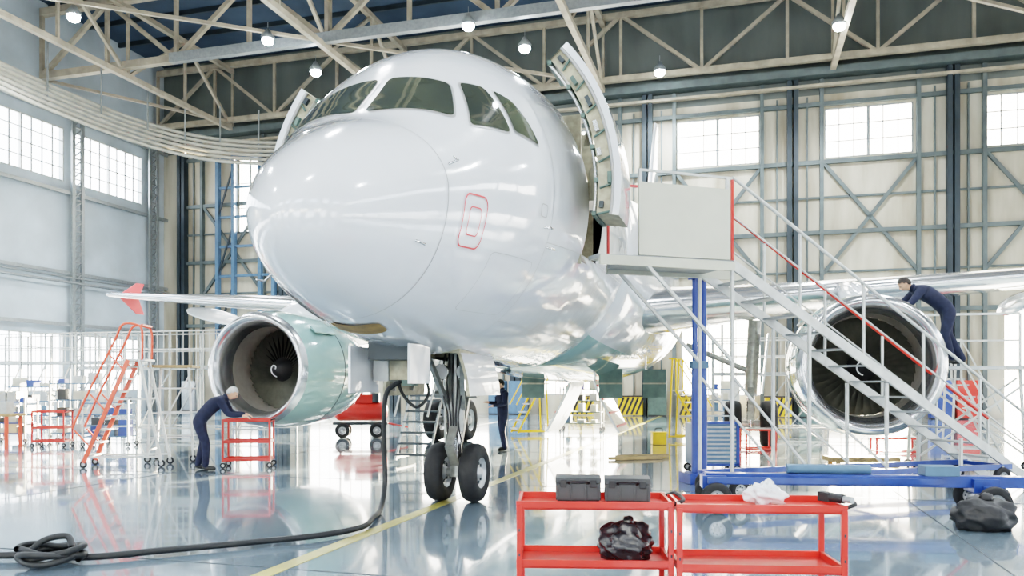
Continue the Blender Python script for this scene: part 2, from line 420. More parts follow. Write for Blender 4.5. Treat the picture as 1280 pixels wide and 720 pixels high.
def cabin_door(sd,name,a0,a1,OO,OI):
    b=MB(); s0,s1=3.42,4.22; th0,th1=math.radians(a0),math.radians(a1); n=20
    def P(o,th,s): return Vector((sd*(1.95+o)*math.sin(th),s,ZA+.05+(2.05+o)*math.cos(th)))
    ths=[th0+(th1-th0)*i/n for i in range(n+1)]
    mid=OO-.08
    b.grid([[P(OO,t,s) for t in ths] for s in(s0,s1)],'white_paint')
    b.grid([[P(o,t,s0) for t in ths] for o in(mid,OO)],'white_paint',smooth=False)
    b.grid([[P(o,t,s0+.04) for t in ths] for o in(OI,mid)],'primer_beige',smooth=False)
    b.grid([[P(mid,t,s) for t in ths] for s in(s0,s0+.04)],'white_paint')
    b.grid([[P(o,t,s1) for t in ths] for o in(OI,OO)],'primer_beige',smooth=False)
    b.grid([[P(OI,t,s) for t in ths] for s in(s0+.04,s1)],'panel_beige')
    for t in(th0,th1): b.grid([[P(o,t,s) for s in(s0,s1)] for o in(OI,OO)],'primer_beige',smooth=False)
    rnd=random.Random(9)
    for i in range(1,n,3):
        o=rnd.uniform(OI+.04,mid-.05); b.box(P(o,ths[i],s0),(.05,.05,rnd.uniform(.06,.14)),rnd.choice(['dark_steel','primer','alu']),Matrix.Rotation(sd*(ths[i]-1.57),3,'Y'))
        b.cyl(P(OI+.02,ths[i]+.05,s0+.01),P(mid-.03,ths[i]+.03,s0+.01),.014,'primer',n=8)
    for i in range(0,n+1,4): b.beam(P(OI-.03,ths[i],s0+.04),P(OI-.03,ths[i],s1),.05,.05,'primer')
    b.tube([P(OI-.04,t,s0+.1) for t in ths],.02,'alu'); b.tube([P(mid-.02,t,s0+.01) for t in ths],.02,'window_seal')
    b.beam(P(.0,1.5,4.35),P(.2,1.5,3.9),.12,.5,'primer_beige'); b.beam(P(.05,1.2,4.3),P(.2,1.2,3.8),.07,.1,'alu')
    b.box(P(OI-.05,th1-.05,3.8),(.14,.5,.12),'liner')
    b.done(name,jet)
cabin_door(1,'port_cabin_door',47,99,.50,.22); cabin_door(-1,'starboard_cabin_door',51,100,.40,.16)
b=MB(); rows=[]
for i in range(41):
    s=7.2+10.8*i/40; e=math.sin(math.pi*min(1,max(0,i/40)))**.45 if 0<i<40 else 0
    row=[]
    for k in range(33):
        th=math.radians(70+220*k/32); W_=(1.80+.55*e); H_=1.9+.42*e
        c=math.cos(th);sn=math.sin(th)
        x=math.copysign(abs(sn)**.8,sn)*W_; z=math.copysign(abs(c)**.85,c)*H_
        row.append(Vector((x,s,ZA+z)))
    rows.append(row)
b.grid(rows,'white_paint',mf=lambda i,j:'teal_paint_and_reflection' if 9<j<22 else 'white_paint'); b.done('belly_fairing',jet)  # lower belly band: teal reflection painted as colour
def airfoil(n=14):
    up=[];lo=[]
    for i in range(n+1):
        x=(1-math.cos(math.pi*i/n))/2
        t=5*(.2969*math.sqrt(x)-.126*x-.3516*x*x+.2843*x**3-.1036*x**4); c=.02*4*x*(1-x)
        up.append((x,c,t)); lo.append((x,c,-t))
    return up[::-1]+lo[1:]
AF=airfoil()
def wing(name,stn,sd,mfn=None):
    b=MB(); rows=[]
    for t,le,ch,z,tk in stn:
        rows.append([Vector((sd*t,le+x*ch,z+(c+y*tk)*ch)) for x,c,y in AF])
    b.grid(rows,'white_paint',True,mf=lambda i,j:'alu' if 10<=j<=17 else 'white_paint')
    b.add(rows[-1],[tuple(range(len(AF)))],'white_paint'); return b
W=[(1.0,8.5,7.0,2.9,.15),(2.0,9.0,6.4,3.0,.15),(4.2,10.07,5.3,3.25,.13),(6.4,11.14,4.3,3.5,.12),(9,12.4,3.6,3.78,.115),(12,13.87,2.9,4.1,.11),(15,15.33,2.1,4.42,.105),(17,16.3,1.55,4.64,.10)]
for sd,nm in((1,'port_wing'),(-1,'starboard_wing')):
    b=wing(nm,W,sd)
    for zz in(1,-1):
        vs=[(sd*17.0,16.9,4.66),(sd*17.0,17.85,4.66),(sd*17.06,18.2,4.66+zz*.55),(sd*17.06,17.85,4.66+zz*.55)]
        vs+=[(x+sd*.05,y,z) for x,y,z in vs]
        b.add(vs,[(0,1,2,3),(7,6,5,4),(0,4,5,1),(1,5,6,2),(2,6,7,3),(3,7,4,0)],'redline')
    for t in(7.4,10.3,13.2):
        le=11.14+(t-6.4)*.487; ch=4.3-(t-6.4)*.26; z=3.5+(t-6.4)*.107
        b.rev([(0,.01),(.2,.12),(.7,.2),(1.6,.24),(2.4,.2),(3.0,.08),(3.3,.01)],(sd*t,le+ch*.45,z-.28),(0,1,-.05),'white_paint',14)
    b.done(nm,jet)
b=MB(); rows=[]
for z,le,ch,tk in((5.6,25.5,6.6,.09),(8,27.4,5.1,.09),(11,29.4,3.6,.09),(13.6,31.1,2.3,.09)):
    rows.append([Vector((y*tk*ch,le+x*ch,z)) for x,c,y in AF])
b.grid(rows,'white_paint',True); b.add(rows[-1],[tuple(range(len(AF)))],'white_paint')
b.done('vertical_stabilizer',jet)
for sd,nm in((1,'port_stabilizer'),(-1,'starboard_stabilizer')):
    b=wing(nm,[(.3,28,3.6,4.9,.1),(6.2,30.6,1.4,5.5,.1)],sd); b.done(nm,jet)
for sd,nm in((1,'port_engine'),(-1,'starboard_engine')):
    b=MB(); O=Vector((5.85 if sd>0 else -5.6,7.95,1.9)); A=(0,1,0)
    b.rev([(.55,.88),(.25,.90),(.08,.96),(.0,1.03),(.0,1.06),(.05,1.11),(.14,1.15)],O,A,'alu',64)
    b.rev([(.14,1.15),(.5,1.21),(1.1,1.24),(1.5,1.24)],O,A,'teal_paint_and_reflection',64)
    b.rev([(1.5,1.235),(1.52,1.225),(1.54,1.238)],O,A,'dark_steel',64)
    b.rev([(1.54,1.238),(2.2,1.2),(2.8,1.08),(3.3,.93),(3.3,.90),(2.6,.98)],O,A,'teal_paint_and_reflection',64)
    b.rev([(1.0,.86),(.55,.88)],O,A,'liner',64); b.rev([(2.6,.98),(1.0,.86)],O,A,'liner',64)
    b.rev([(1.35,.87),(1.36,.3),(1.36,.01)],O,A,'fan_dark',40)
    b.rev([(2.4,.6),(3.3,.58),(4.3,.38),(4.3,.34)],O,A,'alu',32); b.rev([(3.9,.3),(4.5,.2),(4.9,.02)],O,A,'liner',24)
    b.rev([(.72,.005),(.76,.07),(.86,.15),(1.0,.23),(1.12,.28)],O,A,'fan_dark',32)
    sp=[]
    for i in range(24):
        a=i/23*4.6; r=.03+.13*i/23; x=.72+ (r/.28)**1.5*.38
        sp.append(O+Vector((r*math.cos(a),x-.02,r*math.sin(a))))
    b.tube(sp,.014,'white_paint',6)
    for k in range(36):
        a=2*math.pi*k/36; rows=[]
        for j in range(6):
            r=.25+.61*j/5; tw=math.radians(25+35*j/5); ch=.09+.05*j/5
            c=Vector((math.cos(a),0,math.sin(a))); tg=Vector((-math.sin(a),0,math.cos(a)))
            row=[]
            for q in(-1,0,1):
                row.append(O+c*r+Vector((0,1.1+q*ch*math.cos(tw)+.02*j,0))+tg*(q*ch*math.sin(tw)+(.02 if q==0 else 0)))
            rows.append(row)
        b.grid(rows,'blade')
    b.box(O+Vector((-sd*.98,1.0,.82)),(.03,.8,.2),'teal_paint_and_reflection',Matrix.Rotation(sd*.8,3,'Y'))
    b.done(nm,jet)
    b=MB(); rows=[]
    for s,zt,zb,w in((8.9,3.1,3.05,.02),(9.3,3.28,2.9,.14),(10.2,3.5,2.6,.2),(11.5,3.62,2.5,.2),(13.2,3.5,2.7,.14),(14,3.3,3.2,.03)):
        rows.append([Vector((O.x+w*x,s,z)) for x,z in((-1,zb),(-1,zt),(0,zt+.05),(1,zt),(1,zb),(0,zb-.05))])
    b.grid(rows,'white_paint',True); b.done(nm+'_pylon',jet)
def wheel(b,c,r,w,ax=Vector((1,0,0)),mt='tyre',hub='hub'):
    c=Vector(c)
    b.rev([(-.42*w,.52*r),(-.5*w,.62*r),(-.5*w,.82*r),(-.4*w,.95*r),(-.15*w,r),(.15*w,r),(.4*w,.95*r),(.5*w,.82*r),(.5*w,.62*r),(.42*w,.52*r)],c,ax,mt,36)
    for sg in(-1,1):
        b.rev([(sg*.42*w,.52*r),(sg*.36*w,.5*r),(sg*.2*w,.4*r),(sg*.22*w,.2*r),(sg*.42*w,.15*r),(sg*.44*w,.0)],c,ax,hub,28)
        a=ax.normalized(); u=a.orthogonal().normalized(); v=a.cross(u)
        for k in range(8):
            an=k*math.pi/4; b.cyl(c+a*(sg*.2*w)+(u*math.cos(an)+v*math.sin(an))*.32*r,c+a*(sg*.27*w)+(u*math.cos(an)+v*math.sin(an))*.32*r,.06*r,'dark_steel',n=6)
b=MB(); s=4.15
for t in(-.245,.245): wheel(b,(t,s,.395),.395,.24)
b.cyl((-.3,s,.395),(.3,s,.395),.06,'gear_steel'); b.cyl((0,s,.36),(0,s-.02,1.15),.065,'alu'); b.cyl((0,s-.02,.95),(0,s-.08,2.45),.11,'gear_steel')
b.cyl((0,s,.34),(0,s,.5),.1,'gear_steel')
b.beam((0,s-.1,.5),(0,s-.32,.78),.12,.04,'gear_steel'); b.beam((0,s-.32,.78),(0,s-.12,1.05),.1,.04,'gear_steel')
b.beam((-.1,s-.05,1.25),(-.3,s-.7,2.3),.06,.06,'gear_steel'); b.beam((.1,s-.05,1.25),(.3,s-.7,2.3),.06,.06,'gear_steel')
b.cyl((-.3,s-.05,1.45),(.3,s-.05,1.45),.05,'gear_steel')
for t in(-.16,.16): b.cyl((t,s-.1,1.75),(t,s-.2,1.75),.1,'alu',.11,n=16); b.cyl((t,s-.2,1.75),(t,s-.21,1.75),.1,'white_paint',n=16)
for k in range(5):
    x=-.09+.045*k; b.tube(catmull([(x,s-.13,2.2),(x*1.6,s-.2,1.6),(x*.8,s-.16,1.1),(x*1.5,s-.12,.7)],6),.012,'black',6)
b.beam((0,s+.1,.8),(0,s+.9,2.3),.07,.07,'gear_steel')
g=b.done('nose_gear',jet); g.location.x=.12
b=MB()
for sd in(-1,1):
    rows=[[Vector((sd*(.47+.12*math.sin(q*1.5)),sv,1.98-.54*q)) for q in(0,.25,.5,.75,1)] for sv in(3.3,3.6,4.0,4.6)]
    b.grid(rows,'white_paint'); b.grid([[p+Vector((-sd*.04,0,0)) for p in r] for r in rows],'primer_beige')
    b.grid([rows[0],[p+Vector((-sd*.04,0,0)) for p in rows[0]]],'primer_beige',smooth=False)
    for sv in(3.5,4.1): b.beam((sd*.44,sv,1.9),(sd*.52,sv,1.5),.04,.04,'gear_steel')
b.box((-.55,2.7,1.76),(.03,.75,.55),'white_paint'); b.box((.25,2.5,1.82),(.03,.6,.45),'white_paint')
b.box((-.25,2.9,1.82),(.5,.04,.36),'primer_beige'); b.box((-.15,2.75,2.0),(.5,.5,.25),'dark_steel')
b.box((-.4,3.0,1.75),(.2,.3,.25),'galv'); b.box((-.1,3.05,1.72),(.14,.2,.3),'primer')
b.done('nose_gear_doors',jet)
b=MB()
for sd in(-1,1):
    c=sd*4.05; s=15.1
    for d in(-.43,.43): wheel(b,(c+d,s,.585),.585,.42)
    b.cyl((c-.5,s,.585),(c+.5,s,.585),.09,'gear_steel'); b.cyl((c,s,.5),(c,s,1.6),.1,'alu'); b.cyl((c,s,1.3),(c+sd*.1,s,3.2),.16,'gear_steel')
    b.cyl((c,s,1.9),(c-sd*1.6,s,2.6),.07,'gear_steel'); b.beam((c,s-.12,.7),(c,s-.45,1.1),.14,.05,'gear_steel'); b.beam((c,s-.45,1.1),(c,s-.14,1.5),.14,.05,'gear_steel')
    b.box((c+sd*.35,s,2.1),(.04,.9,1.5),'white_paint',Matrix.Rotation(sd*.1,3,'Y'))
    rows=[]
    for q in range(9):
        a=q/8; rows.append([Vector((sd*(.25+.15*math.sin(a*2.4)+.55*a*a),sv,1.72-1.35*a)) for sv in(13.6,15.3)])
    b.grid(rows,'white_paint'); b.grid([[p+Vector((sd*.05,0,.02)) for p in r] for r in rows],'primer_beige')
    b.grid([[r[0],r[0]+Vector((sd*.05,0,.02))] for r in rows],'white_paint',smooth=False)
    for q in(1,3,5,7): b.beam(rows[q][0]+Vector((sd*.06,.02,0)),rows[q][1]+Vector((sd*.06,0,0)),.05,.05,'redline')
b.done('main_gear',jet)
b=MB()
for t in(1.16,-.53,2.0):
    s=10.8 if t<2 else 11.6
    b.box((t,s,1.6),(.5,.05,.62),'primer'); b.beam((t-.2,s+.02,1.9),(t-.2,s+.1,2.2),.03,.03,'alu'); b.beam((t-.25,s-.03,1.6),(t+.25,s-.03,1.6),.02,.03,'primer_beige')
b.done('belly_access_panels',jet)

# ================= boarding stairs =================
u=Vector((.947,.32,0)).normalized(); v=Vector((u.y,-u.x,0))
A=Vector((2.70,11.5,0)); MS=Matrix(((u.x,-v.x,0,A.x),(u.y,-v.y,0,A.y),(0,0,1,0),(0,0,0,1)))
b=MB(); DZ=3.25; Wd=.8
b.box((-.72,-Wd/2,DZ-.04),(1.5,Wd,.08),'galv')
b.beam((-1.95,-Wd,DZ-.08),(.03,-Wd,DZ-.08),.05,.12,'panel_beige'); b.beam((-1.47,0,DZ-.08),(.9,0,DZ-.08),.05,.12,'panel_beige')
b.box((-1.72,-Wd+.15,DZ-.03),(.5,.3,.05),'galv')
b.box((-.73,-Wd-.02,DZ+.47),(1.36,.03,.94),'panel_beige')
for x in(-1.38,-.08): b.beam((x,-Wd,DZ),(x,-Wd,DZ+1.1),.04,.04,'steel_white')
b.beam((-1.4,-Wd,DZ+1.1),(0,-Wd,DZ+1.1),.03,.03,'steel_white'); b.beam((-1.45,0,DZ+1.1),(0,0,DZ+1.1),.03,.03,'redline')
for x in(-1.45,-.7,-.0): b.beam((x,0,DZ),(x,0,DZ+1.1),.03,.03,'redline')
x0,x1=0.0,5.47
def st(f,y,dz=0): return Vector((x0+(x1-x0)*f,y,DZ*(1-f)+dz))
for y in(-Wd,0): b.beam(st(0,y,-.05),st(1,y,.05),.04,.13,'steel_white')
N=14
for i in range(1,N):
    p=st(i/N,-Wd/2,0); b.box((p.x,-Wd/2,p.z),(.22,Wd-.04,.025),'galv')
for y,mn in((-Wd,'steel_white'),(0,'red')):
    b.tube([st(0,y,1.12),st(1,y,1.02)],.024,mn); b.tube([st(0,y,.6),st(1,y,.55)],.014,'steel_white')
    for i in range(6): f=i/5; b.beam(st(f,y,0),st(f,y,1.08-.06*f),.03,.03,'steel_white' if i else 'red')
for y in(-Wd,0):
    for x in(.0,1.25,2.6,4.0):
        b.beam((x,y,DZ*(1-x/x1)-.1),(x,y,.3),.04,.04,'steel_white')
    b.beam((-.0,y,.32),(5.0,y,.32),.06,.08,'blue')
    b.beam((0,y,1.7),(1.25,y,.4),.03,.03,'steel_white'); b.beam((1.25,y,1.4),(2.6,y,.4),.03,.03,'steel_white')
    b.beam((-1.3,y,DZ-.1),(0,y,1.9),.04,.04,'steel_white')
for x in(0,2.6,4.9): b.beam((x,-Wd,.32),(x,0,.32),.05,.06,'blue'); 
for x in(.1,4.8):
    for y in(-Wd-.02,.02): wheel(b,(x,y,.16),.16,.08,Vector((0,1,0))); b.beam((x,y,.16),(x,y,.34),.04,.04,'galv')
b.done('boarding_stairs',mtx=MS)
b=MB()
for dx in(0,.15):
    b.cyl((dx,0,.12),(dx,0,1.9),.055,'blue',n=12); b.cyl((dx,0,1.9),(dx,0,3.3),.045,'blue',n=12)
b.box((.07,0,.08),(.5,.5,.16),'blue'); b.box((.07,0,3.3),(.3,.2,.05),'blue'); b.box((.07,0,1.9),(.28,.14,.12),'bluegrey')
b.done('hydraulic_jack_column',mtx=place(2.95,12.9,10),bevel=.006)
b=MB()
b.beam((0,0,.40),(3.9,0,.40),.16,.14,'blue'); b.beam((0,.28,.40),(3.2,.02,.40),.06,.08,'blue'); b.beam((0,-.28,.40),(3.2,-.02,.40),.06,.08,'blue')
for x in(0.1,3.3):
    b.beam((x,-.3,.3),(x,.3,.3),.1,.12,'blue')
    for y in(-.34,.34): wheel(b,(x,y,.19),.19,.12,Vector((0,1,0)))
    b.box((x,0,.36),(.3,.3,.16),'blue')
b.cyl((1.0,0,.53),(2.0,0,.53),.06,'bluegrey'); b.beam((3.9,0,.40),(4.3,0,.25),.1,.1,'blue'); b.rev([(-.03,.05),(-.03,.1),(.03,.1),(.03,.05),(-.03,.05)],(4.38,0,.22),(0,0,1),'galv',16)
b.box((2.8,0,.53),(.4,.25,.12),'bluegrey')
b.done('aircraft_tow_bar',mtx=place(2.45,10.15,-7),bevel=.006)

# ================= carts =================
def tool_cart(mtx,w=1.0,d=.45,h=.8,shelves=(.42,),col='red',wheels=True):
    b=MB(); z0=.12
    for x in(-w/2,w/2):
        for y in(-d/2,d/2):
            b.beam((x,y,z0),(x,y,h),.035,.035,col)
            if wheels:
                wheel(b,(x,y,.055),.055,.03,Vector((0,1,0))); b.box((x,y,.115),(.05,.05,.02),'galv')
    for z in(h,)+tuple(shelves)+(.16,):
        b.box((0,0,z-.02),(w+.02,d+.02,.012),col)
        for y in(-d/2,d/2): b.beam((-w/2-.02,y,z),(w/2+.02,y,z),.02,.055,col)
        for x in(-w/2,w/2): b.beam((x,-d/2,z),(x,d/2,z),.02,.055,col)
    b.tube(catmull([(w/2,-d/2+.04,h),(w/2+.08,-d/2+.04,h+.03),(w/2+.1,0,h+.03),(w/2+.08,d/2-.04,h+.03),(w/2,d/2-.04,h)],5),.014,'black')
    for x in(-w/2,w/2):
        for z in(.3,.6,.8): b.box((x,-d/2-.019,z*h),(.012,.003,.02),'dark_steel')
    return b.done('tool_cart',mtx=mtx,bevel=.003)
tool_cart(place(.55,5.42,-3),.98,.46,.8)
tool_cart(place(1.59,5.28,-4),1.02,.46,.8)
tool_cart(place(-5.05,15.35,8),.85,.5,.9,(.5,))
tool_cart(place(-11.6,20.2,6),.75,.5,.9,(.5,))
def case(mtx):
    b=MB(); b.box((0,0,.075),(.30,.22,.11),'case_grey'); b.box((0,0,.15),(.305,.225,.035),'case_grey'); b.box((0,0,.012),(.28,.19,.024),'black')
    for x in(-.1,.1): b.box((x,-.117,.13),(.04,.012,.05),'black')
    for x in(-.14,-.05,.05,.14): b.box((x,-.112,.07),(.014,.01,.1),'case_grey')
    b.tube(catmull([(-.06,-.11,.13),(-.06,-.14,.15),(.06,-.14,.15),(.06,-.11,.13)],4),.008,'black')
    b.done('tool_case',mtx=mtx,bevel=.008)
case(place(.45,5.45,-4,.795)); case(place(.775,5.4,-6,.795))
def bag(name,mn,mtx,d,seed,amp=.18):
    rnd=random.Random(seed); ph=[rnd.uniform(0,6) for _ in range(9)]
    def fn(p):
        k=1+amp*(math.sin(5*p.x+ph[0])*math.sin(4*p.y+ph[1])+.6*math.sin(9*p.z+ph[2]+3*p.x)*math.sin(8*p.y+ph[3])+.35*math.sin(17*p.x+ph[4])*math.sin(15*p.z+ph[5]))
        return Vector((p.x*k,p.y*k,max(p.z*k,-.75)))
    b=MB(); b.sphere((0,0,d[2]*.75),d,mn,26,fn=fn)
    b.sphere((.1*d[0],0,d[2]*1.7),(d[0]*.22,d[1]*.25,d[2]*.3),mn,8,fn=fn)
    b.done(name,mtx=mtx)
bag('plastic_bag','black_plastic',place(.76,5.35,0,.41),(.18,.13,.15),3)
bag('plastic_wrap','plastic_film',place(1.68,5.3,0,.795),(.12,.1,.08),5,.25)
bag('duffel_bag','black',place(5.15,8.75,0),(.33,.25,.2),8,.12)
b=MB(); b.cyl((0,0,.03),(.1,0,.03),.03,'black'); b.cyl((.1,0,.03),(.16,.0,.03),.022,'galv'); b.box((-.04,0,.03),(.09,.05,.06),'black'); b.done('torch',mtx=place(2.04,5.12,-60,.835),bevel=.004)

b=MB(); b.box((0,0,.52),(.86,.5,.72),'bluegrey')
for i in range(9): b.box((0,-.255,.22+.075*i),(.74,.02,.03),'galv')
for x in(-.4,.4):
    b.beam((x,-.26,.14),(x,-.26,.9),.05,.04,'blue')
    for y in(-.2,.2): wheel(b,(x,y,.075),.075,.04,Vector((0,1,0)))
b.beam((-.43,-.26,.9),(.43,-.26,.9),.04,.05,'blue'); b.beam((-.43,-.26,.15),(.43,-.26,.15),.04,.05,'blue')
b.tube([(-.4,.25,.9),(-.4,.3,1.0),(.4,.3,1.0),(.4,.25,.9)],.015,'galv'); b.done('rolling_cabinet',mtx=place(3.62,14.5,0),bevel=.005)

b=MB()
pts=catmull([(-1.15,10.3,2.0),(-1.25,10.1,1.75),(-1.42,10.1,1.62),(-1.6,10.15,1.45),(-1.63,10.2,.9),(-1.62,10.2,.35),(-1.62,9.9,.06),(-1.6,9.2,.05),(-1.62,8.6,.05),(-1.95,8.15,.05),(-2.5,7.8,.05),(-3.2,7.42,.05),(-3.75,7.12,.05),(-4.3,7.2,.05),(-4.8,7.15,.05),(-6.2,6.9,.05)],8)
b.tube(pts,.032,'cable',10)
b.tube(catmull([(-1.2,10.2,1.9),(-1.05,10.1,1.5),(-1.2,10.05,1.3),(-1.4,10.1,1.5),(-1.45,10.15,1.8)],6),.02,'cable',8)
rings=[]
for i in range(150):
    a=i/150*2*math.pi*4.6; r=.24+.04*math.sin(i*.3); rings.append((-4.05+r*math.cos(a),7.02+r*.8*math.sin(a),.05+.022*(i/30)+.02*math.sin(a*2.3)))
b.tube(rings,.028,'cable',8)
b.tube(catmull([(-3.85,7.0,.16),(-3.95,7.1,.24),(-4.1,7.0,.22),(-4.2,6.9,.1)],6),.028,'cable',8)
b.cyl((-1.17,10.32,2.1),(-1.15,10.3,1.9),.06,'black'); b.done('ground_power_cable')

# ================= ladders / platforms / equipment =================
b=MB()
for y in(-.3,.3):
    b.beam((-.55,y,.1),(.25,y,2.05),.05,.07,'orange_red'); b.beam((.85,y,.1),(.45,y,2.05),.045,.05,'steel_white')
    b.tube(catmull([(-.75,y,.75),(-.5,y,1.35),(0,y,2.4),(.15,y,2.72),(.4,y,2.72),(.5,y,2.6),(.5,y,2.05)],5),.022,'orange_red')
    for f in(.15,.5,.9): 
        p=Vector((-.55,y,.1)).lerp(Vector((.25,y,2.05)),f); b.beam(p,p+Vector((-.28,0,.32)),.025,.025,'orange_red')
    b.beam((-.5,y,.2),(.82,y,.2),.035,.035,'steel_white'); b.beam((.0,y,1.3),(.6,y,1.3),.03,.03,'steel_white')
    for x in(-.55,.85): wheel(b,(x,y,.07),.07,.04,Vector((0,1,0)))
for i in range(8): f=(i+.5)/8; b.box((-.55+.8*f,0,.1+1.95*f),(.18,.58,.03),'galv')
b.box((.36,0,2.05),(.4,.62,.04),'galv'); b.beam((.5,-.3,2.72),(.5,.3,2.72),.03,.03,'orange_red')
b.done('step_ladder',mtx=place(-7.6,15.5,8))
b=MB()
for x in(-.35,.35):
    for y in(-.35,.35): b.beam((x*1.25,y,.1),(x,y,1.95),.04,.04,'steel_white'); wheel(b,(x*1.25,y,.07),.07,.04,Vector((0,1,0)))
    b.beam((x*1.2,-.35,.25),(x*1.2,.35,.25),.03,.03,'steel_white')
b.box((0,0,1.95),(.85,.8,.05),'wood')
for z in(.5,1.0,1.5): b.beam((-.38,-.35,z),(.38,-.35,z),.03,.03,'steel_white'); b.beam((-.38,.35,z),(.38,.35,z),.03,.03,'steel_white')
b.beam((-.4,-.35,.3),(.38,-.35,1.8),.025,.025,'steel_white'); b.done('work_platform',mtx=place(-7.0,16.6,10))
def dock(mtx,Lx,z,h=1.1,w=1.4,n=6,name='maintenance_dock'):
    b=MB(); b.box((0,0,z),(Lx,w,.1),'galv')
    for i in range(n+1):
        x=-Lx/2+Lx*i/n
        for y in(-w/2,w/2): b.beam((x,y,.0),(x,y,z+h),.045,.045,'galv')
        if i<n: b.beam((x,-w/2,.2),(x+Lx/n,-w/2,z-.1),.035,.035,'galv')
        if i<n:
            for k in range(1,5): xx=x+Lx/n*k/5; b.beam((xx,-w/2,z),(xx,-w/2,z+h),.018,.018,'steel_white')
    for y in(-w/2,w/2):
        for zz in(h*.5,h): b.beam((-Lx/2,y,z+zz),(Lx/2,y,z+zz),.04,.04,'steel_white')
        b.beam((-Lx/2,y,.25),(Lx/2,y,.25),.05,.05,'galv')
    b.done(name,mtx=mtx)
dock(place(-10.2,25.0,-16),7.0,2.1); dock(place(-17.5,31,-16),7,2.4)
dock(place(8.6,25,-16),4.5,1.9,n=4)
def rack(mtx,col='bluegrey',w=1.3,h=1.7):
    b=MB()
    for x in(-w/2,w/2):
        for y in(-.28,.28): b.beam((x,y,.1),(x,y,h),.04,.04,'steel_white'); wheel(b,(x,y,.06),.06,.03,Vector((0,1,0)))
    rnd=random.Random(int(w*100))
    for z in np.linspace(.25,h-.1,4):
        b.box((0,0,z),(w,.56,.03),col)
        for k in range(3):
            hh=rnd.uniform(.1,.3); b.box((-w/2+.25+k*w/3.2,0,z+.015+hh/2),(rnd.uniform(.15,.3),.3,hh),rnd.choice(['case_grey','galv','bluegrey','panel_beige','blue']))
    b.done('equipment_rack',mtx=mtx)
rack(place(-11.9,22.0,10)); rack(place(-10.3,20.5,5),'bluegrey',1.1,1.2); rack(place(-14.2,23.8,-10),'bluegrey',1.5,1.6); rack(place(-13.6,21.8,0),'blue',1.0,1.2)
rack(place(2.4,27.5,-16),'primer',1.4,1.5); rack(place(7.2,28.5,-16),'bluegrey',1.2,1.5)
b=MB()
b.box((0,0,.82),(1.6,.7,.06),'wood')
for x in(-.7,.7):
    for y in(-.28,.28): b.beam((x,y,0),(x,y,.8),.07,.07,'orange_red')
b.box((-.4,0,.5),(.6,.6,.5),'yellow'); b.box((.3,.1,1.0),(.5,.3,.3),'galv'); b.box((-.4,-.31,.5),(.45,.02,.12),'dark_steel'); b.done('workbench',mtx=place(-13.1,19.9,0),bevel=.01)
b=MB(); b.rev([(-.8,.0),(-.78,.16),(-.68,.26),(-.6,.28),(.6,.28),(.68,.26),(.78,.16),(.8,0)],(0,0,.78),(1,0,0),'red',24)
for x in(-.5,.5):
    for y in(-.28,.28): wheel(b,(x,y,.22),.22,.12,Vector((0,1,0)))
    b.beam((x,-.3,.25),(x,.3,.25),.06,.06,'dark_steel')
b.beam((-.8,0,.42),(.8,0,.42),.3,.08,'dark_steel'); b.box((.1,0,1.15),(.5,.35,.25),'red'); b.cyl((-.4,0,1.05),(-.4,0,1.3),.1,'galv'); b.cyl((.45,-.1,1.05),(.45,-.1,1.32),.12,'dark_steel')
b.beam((.8,0,.42),(1.4,0,.3),.05,.05,'red'); b.done('air_compressor',mtx=place(-4.5,23.8,5))
def steps(mtx,name='step_stand',n=6,h=1.5,w=.6,mn='steel_white',tr='galv'):
    b=MB()
    for y in(-w/2,w/2):
        b.beam((-.5,y,.08),(.3,y,h),.04,.05,mn); b.beam((.5,y,.08),(.4,y,h+.9),.04,.04,mn); b.beam((.3,y,h),(.3,y,h+.9),.035,.035,mn); b.beam((.3,y,h+.9),(.5,y,h+.9),.035,.035,mn); b.beam((-.5,y,.12),(.5,y,.12),.04,.04,mn)
        b.beam((-.55,y,.95),(.3,y,h+.9),.03,.03,mn)
    for i in range(n): f=(i+.5)/n; b.box((-.5+.8*f,0,.08+(h-.08)*f),(.2,w,.035),tr)
    b.box((.38,0,h),(.32,w,.04),tr); b.done(name,mtx=mtx)
steps(place(-1.85,16.3,75),h=1.35,mn='galv',tr='dark_steel',w=.7); steps(place(.55,25,20),h=1.6,mn='yellow'); steps(place(5.0,22.5,150),h=1.4,mn='yellow'); steps(place(10.6,18.5,170),h=1.7)
def barrier(mtx):
    b=MB(); b.box((0,0,.5),(1.2,.5,.9),'yellow')
    for i in range(5): b.box((-.48+.24*i,-.26,.5),(.1,.02,.92),'black',Matrix.Rotation(.4,3,'Y'))
    b.box((0,0,.98),(1.3,.6,.06),'black'); b.done('striped_barrier',mtx=mtx)
for t in(-4,-1.5,1.6,5.5,9.5): barrier(Matrix.Translation(L(t,34.0,0))@rotz(-YAW))
def locker(mtx,mn):
    b=MB(); b.box((0,0,.9),(.9,.5,1.7),mn); b.box((0,0,.03),(.85,.45,.06),'black')
    for x in(-.225,.225): b.box((x,-.255,.9),(.42,.012,1.6),mn); b.box((x+.12,-.27,1.0),(.02,.02,.14),'galv')
    b.done('storage_locker',mtx=mtx,bevel=.01)
for t,c in((-8.5,'bluegrey'),(-7.4,'bluegrey'),(-.2,'primer'),(3.3,'steel_white'),(6.9,'primer'),(12.5,'blue'),(13.6,'red'),(-27.5,'galv')): locker(Matrix.Translation(L(t,34.2,0))@rotz(-YAW),c)
b=MB(); b.box((0,0,.16),(.36,.3,.3),'yellow'); b.box((0,0,.32),(.4,.34,.03),'yellow'); b.tube(catmull([(-.1,0,.33),(-.08,0,.42),(.08,0,.42),(.1,0,.33)],4),.012,'black'); b.done('tool_box',mtx=place(3.85,21,0),bevel=.01)
b=MB(); b.box((0,0,.2),(1.25,.5,.08),'wood'); b.box((0,0,.06),(1.2,.45,.05),'wood')
